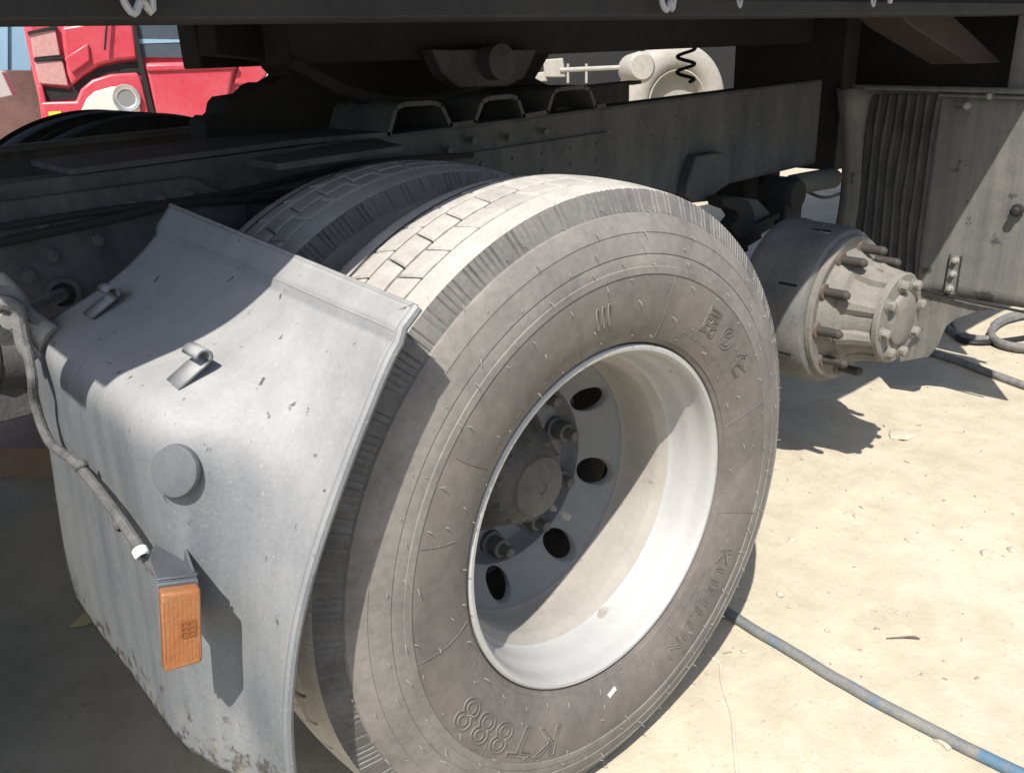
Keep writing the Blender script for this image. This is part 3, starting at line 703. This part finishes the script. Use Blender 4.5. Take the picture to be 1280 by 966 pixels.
# ------------------------------------------------------------------ things on the ground
def tagged(o, label, cat, group=None): return tag(o, label, cat, group)
zz = GZ+.012
pp = [(.60, .62, zz), (.57, .32, zz), (.549, .13, zz+.004), (.527, -.084, zz+.004), (.516, -.27, zz+.002), (.519, -.394, zz), (.524, -.534, zz), (.53, -.75, zz)]
pp = [(x, y, gh(x, y)+.0105) for x, y, z in catmull(pp, 8)]
tagged(MB().tube(pp, .0125, 14).build('steel_pipe', 'pipe'), 'blue-grey pipe with worn paint lying on the sand beside the tyre', 'pipe')
hs = [(2.72, .95, zz), (2.66, .7, zz), (2.629, .567, zz), (2.606, .443, zz), (2.513, .169, zz), (2.42, -.1, zz)]
hs = [(x, y, gh(x, y)+.0135) for x, y, z in catmull(hs, 8)]
tagged(MB().tube(hs, .016, 12).build('air_hose', 'hose'), 'straight pale hose on the sand running out right below the bare hub', 'hose')
cp = []
cx, cy = 3.22, .36
for i in range(60):
    t = i/59*2*math.pi*1.9; cp.append((cx+(.30+.02*i/59)*math.cos(t+2.5), cy+.16*math.sin(t+2.5), zz+.005+.02*i/59))
cp = [(4.1, 1.35, zz), (3.6, 1.05, zz), (3.15, .75, zz), (2.95, .6, zz)]+cp
tagged(MB().tube(catmull(cp, 2), .017, 10).build('coiled_hose', 'hose'), 'coil of pale grey hose on the sand at the right edge behind the mudflap', 'hose')
tagged(MB().tube(catmull([(4.3, 1.2, zz), (3.5, .86, zz), (3.05, .66, zz), (2.9, .5, zz), (3.3, .3, zz), (3.8, .2, zz)], 8), .012, 8).build('thin_cable', 'black'), 'thin dark cable running beside the hose coil behind the mudflap', 'cable')
cord = [(.47, .16), (.407, .081), (.394, .029), (.345, -.012), (.281, -.081), (.22, -.13), (.159, -.18), (.08, -.25)]
tagged(MB().tube(catmull([(x, y, gh(x, y)+.001) for x, y in cord], 6), .0035, 8).build('buried_cord', 'stone'), 'thin sand-covered cord half buried in front of the tyre', 'cord')
wc = [on_z(-60, 487, .15), on_z(30, 485, .15), on_z(70, 560, .15), on_z(-60, 562, .15)]
tagged(MB().prism(wc, (0, 0, -.13)).build('timber_board', 'wood', None, .006), 'old brown timber board lying under the truck at the left edge', 'board')
sp = on_z(105, 773, GZ+.012); o = MB().prism([sp+Vector((-.035, -.01, 0)), sp+Vector((.03, .025, .012)), sp+Vector((.035, -.03, .004)), sp+Vector((-.01, -.028, 0))], (0, 0, .002)).build('paper_scrap', 'scrap')
tagged(o, 'yellow scrap of paper on the dark ground left of the mudguard', 'scrap')

def stone_mesh(seed, flat):
    b = bmesh.new(); bmesh.ops.create_icosphere(b, subdivisions=2, radius=1)
    for v in b.verts:
        k = 1+.45*noise.noise(v.co*1.3+Vector((seed*3.1, 0, 0)))+.2*noise.noise(v.co*3+Vector((0, seed, 0)))
        v.co *= k; v.co.z *= flat
    me = bpy.data.meshes.new('stone'); b.to_mesh(me); b.free(); me.materials.append(MATS['stone'])
    for p in me.polygons: p.use_smooth = True
    me.set_sharp_from_angle(angle=R(25)); return me
stones = [(1128, 543, .05, .18, 'flat pale stone on the sand below the shadow of the hub'),
          (975, 743, .013, .6, 'small pale stone on the sand just above the pipe near the tyre'),
          (990, 677, .012, .5, 'small dark-edged stone right of the tyre'),
          (1072, 647, .017, .4, 'flat stone chip on the sand in the middle of the right side'),
          (1138, 676, .014, .5, 'stone chip with a small shadow above the pipe'),
          (1232, 692, .016, .5, 'left one of two pale stones near the right edge'),
          (1265, 688, .013, .6, 'right one of two pale stones near the right edge'),
          (930, 815, .009, .6, 'small round stone below the pipe beside the cord'),
          (1178, 925, .022, .4, 'flat round stone tucked under the lower side of the pipe'),
          (1123, 766, .007, .7, 'tiny stone above the middle of the pipe'),
          (1034, 788, .008, .6, 'tiny stone close above the pipe')]
for i, (a, b, s_, fl, lab) in enumerate(stones):
    p = on_z(a, b, GZ); o = inst('stone', stone_mesh(i, fl), None, (p.x, p.y, gh(p.x, p.y)+s_*fl*.3), (0, 0, i*1.3), (s_, s_*.75, s_))
    tag(o, lab, 'stone', 'stones on the sand')
tw = on_z(1135, 795, GZ+.006)
tagged(MB().tube([tw+Vector((-.04, .03, 0)), tw+Vector((-.012, .004, .003)), tw+Vector((.006, -.012, .002)), tw+Vector((.012, -.022, 0))], [.001, .0015, .003, .0012], 6).build('twig', 'rust'), 'thin dry twig on the sand above the pipe', 'twig')
m = MB(); rp = random.Random(5)
for i in range(2600):
    x, y = rp.uniform(.3, 3.4), rp.uniform(-.7, 1.3)
    s_ = .0012+.0035*rp.random()**3+(.004*rp.random() if i % 18 == 0 else 0); z = gh(x, y); a = rp.random()*6
    vs = [(x+s_*math.cos(a+k*2.1)*rp.uniform(.7, 1.4), y+s_*math.sin(a+k*2.1)*rp.uniform(.7, 1.4), z-s_*.2) for k in range(3)]+[(x+s_*rp.uniform(-.3, .3), y+s_*rp.uniform(-.3, .3), z+s_*rp.uniform(.5, 1))]
    m.add(vs, [(0, 2, 1), (0, 1, 3), (1, 2, 3), (2, 0, 3)])
tag(m.build('pebbles', 'stone'), 'loose crumbs of grit scattered over the sand', kind='stuff')

m = MB()
for i in range(150):
    x, y = rp.uniform(.3, 3.0), rp.uniform(-.7, .9); z = gh(x, y)+.0015; a = rp.random()*6.3; l_ = .002+.009*rp.random()**4; w_ = .0008+.0014*rp.random()
    d = Vector((math.cos(a), math.sin(a), rp.uniform(-.05, .25))); m.obox((x, y, z), d*l_, (-math.sin(a)*w_, math.cos(a)*w_, 0), (0, 0, w_*.8))
tag(m.build('dry_litter', 'litter'), 'thin dry splinters and dark grit strewn over the sand', kind='stuff')

# ------------------------------------------------------------------ background: red truck
PH = YAW+math.atan((170-640)/FPX); DN = Vector((math.sin(PH), math.cos(PH), 0)); DE = Vector((math.cos(PH), -math.sin(PH), 0))
def pl_pt(px, py, dist):
    d = ray(px, py); return CAM+d*(dist/d.dot(DN))
red = empty('red_truck', (CAM+DN*8.2+DE*.1).xy.to_3d()+Vector((0, 0, .05)))
tag(red, 'red truck cab parked beyond, seen under the cargo body at the left', 'truck')
D0 = 7.0
def panel(name, m_, pts, d0, depth, bev=.01):
    return MB().prism([pl_pt(a, b, d0) for a, b in pts], DN*depth).build(name, m_, red, bev)
panel('cab', 'red_paint', [(24, -150), (29, 35), (40, 90), (47, 120), (54, 150), (64, 300), (310, 300), (310, -150)], D0, 2.2, .05)
panel('corner_panel', 'red_paint', [(76, 34), (160, 20), (167, 30), (173, 74), (148, 76), (124, 82), (104, 95), (90, 108), (84, 92), (79, 60)], D0-.05, .06, .02)
panel('air_deflector', 'red_paint', [(80, 73), (110, 54), (113, 76), (90, 92)], D0-.075, .03, .01)
for q in ([(37, 41), (69, 37), (76, 70), (42, 73)], [(43, 77), (78, 75), (86, 108), (49, 105)]): panel('grille', 'red_grille', q, D0-.04, .06, .008)
panel('grille_slot', 'black', [(34, 40), (70, 32), (71, 36), (35, 44)], D0-.05, .06, 0)
panel('grille_slot', 'black', [(42, 73.5), (79, 70.5), (80, 74), (43, 77)], D0-.05, .06, 0)
panel('gap', 'black', [(86, 112), (104, 98), (124, 85), (150, 79), (174, 77), (178, 92), (150, 92), (128, 96), (110, 106), (98, 124), (56, 128), (52, 108)], D0-.01, .04, 0)
panel('lamp_housing', 'red_paint', [(50, 128), (95, 127), (101, 112), (115, 100), (138, 93), (172, 91), (178, 105), (186, 140), (190, 175), (62, 178)], D0-.06, .07, .015)
panel('bumper', 'red_paint', [(46, 106), (53, 108), (58, 128), (64, 178), (56, 180)], D0-.05, .06, .01)
panel('headlight', 'lens', [(101, 140), (108, 124), (118, 115), (138, 109), (166, 107), (172, 120), (176, 140)], D0-.075, .03, .01)
p = pl_pt(158, 123, D0-.078); hl = MB().lathe([(0, .0001), (.0, .06), (-.012, .07), (-.016, .09), (0, .095)], 0, 0, 24); hq = (-DN).to_track_quat('-Y', 'Z').to_matrix(); hl.v = [tuple(p+hq @ Vector(v)) for v in hl.v]; hl.build('lamp_reflector', 'chrome', red)
panel('door_gap', 'black', [(164, 20), (169, 24), (178, 76), (195, 150), (189, 150), (172, 78)], D0-.058, .03, 0)
panel('door', 'red_paint', [(181, 79), (298, 76), (293, 88), (288, 112), (281, 170), (203, 170), (194, 140)], D0-.045, .06, .02)
panel('door_ledge', 'red_paint', [(182, 81), (297, 79), (295, 86), (184, 90)], D0-.062, .03, .012)
panel('side_window', 'glass_dark', [(170, -60), (170, 22), (178, 72), (300, 73), (300, -60)], D0-.02, .03, 0)
panel('glass_streak', 'blue_wall', [(173, 49), (235, 50), (234, 53), (173, 55)], D0-.024, .006, 0)
panel('step_panel', 'red_paint', [(291, 106), (300, 76), (318, 74), (336, 92), (322, 110)], D0-.02, .5, .02)
panel('wiper_arm', 'black', [(133, 20), (136, 20), (132.5, 63), (129.5, 63)], D0-.09, .01, 0)
panel('sticker', 'yellow', [(60, 140), (76, 139), (79, 152), (63, 153)], D0-.066, .004, 0)

def thing_panel(name, m_, pts, d0, depth, label, cat, bev=.01):
    return tag(MB().prism([pl_pt(a, b, d0) for a, b in pts], DN*depth).build(name, m_, None, bev), label, cat)
bw = thing_panel('blue_container', 'blue_wall', [(-200, -200), (40, -200), (40, 92), (-200, 92)], 11, 2.4, 'pale blue container wall behind the red truck at the left edge', 'container')
for x in (-20, 8): MB().prism([pl_pt(a, b, 11) for a, b in ((x, -200), (x+2, -200), (x+2, 91), (x, 91))], -DN*.03).build('panel_rib', 'blue_wall', bw)
thing_panel('grey_cabinet', 'grey_box', [(-60, 78), (2, 90), (17, 120), (-60, 136)], 8.4, .5, 'grey metal cabinet corner at the left edge below the blue container', 'cabinet')
thing_panel('dark_red_bank', 'brick_red', [(-220, 88), (90, 88), (90, 330), (-220, 330)], 10.2, .5, 'dark reddish low wall below the blue container', 'wall')

# background: parked trailer seen through the gap under the body
PH = YAW+math.atan((800-640)/FPX); DN = Vector((math.sin(PH), math.cos(PH), 0)); DE = Vector((math.cos(PH), -math.sin(PH), 0))
tr = empty('parked_trailer', (CAM+DN*8.5).xy.to_3d()+Vector((0, 0, .05))); tag(tr, 'dust-covered trailer with a pale wheel seen through the gap under the cargo body', 'trailer')
def tp(px, py, d): return pl_pt(px, py, d)
MB().prism([tp(a, b, 9.6) for a, b in ((560, -60), (1060, -60), (1060, 150), (560, 200))], DN*.3).build('trailer_shade_panel', 'black', tr)  # added backing panel, coloured black to stand in for shade behind the bar
MB().prism([tp(a, b, 8) for a, b in ((679, 75), (703, 73), (707, 97), (680, 97))], DN*.12).build('mount_bracket', 'pale_dust', tr, .01)
MB().prism([tp(a, b, 8) for a, b in ((650, 95), (680, 90), (684, 102), (650, 104))], DN*.12).build('mount_bracket', 'pale_dust', tr, .01)
MB().tube([tp(700, 88, 8), tp(790, 84, 8)], .02, 10).build('side_bar', 'pale_dust', tr)
for x in (733, 710): MB().tube([tp(x, 80, 8), tp(x, 104, 8)], .012, 8).build('bar_stay', 'pale_dust', tr)
MB().tube([tp(778, 92, 8), tp(790, 90, 8)], .03, 10).build('bar_stay', 'pale_dust', tr)
c1, c2 = tp(788, 88, 8.1), tp(803, 84, 7.8)
MB().tube([c1, c1.lerp(c2, .15), c1.lerp(c2, .85), c2], [.07, .13, .13, .1], 20).build('air_tank', 'pale_dust', tr)
wc_ = tp(846, 128, 8.6); wt = MB().lathe([(.0, .30), (-.03, .33), (-.045, .40), (-.03, .47), (0, .505), (.03, .52), (.22, .52), (.25, .5), (.27, .4), (.25, .3)], 0, 0, 64)
wt.lathe([(-.005, .30), (-.01, .285), (.02, .27), (.08, .26), (.1, .2), (.1, .0001)], 0, 0, 48)
wq = Matrix.Rotation(-(PH-.45), 3, 'Z'); wt.v = [tuple(wc_+wq @ Vector(v)) for v in wt.v]; wt.build('wheel', 'pale_dust', tr)
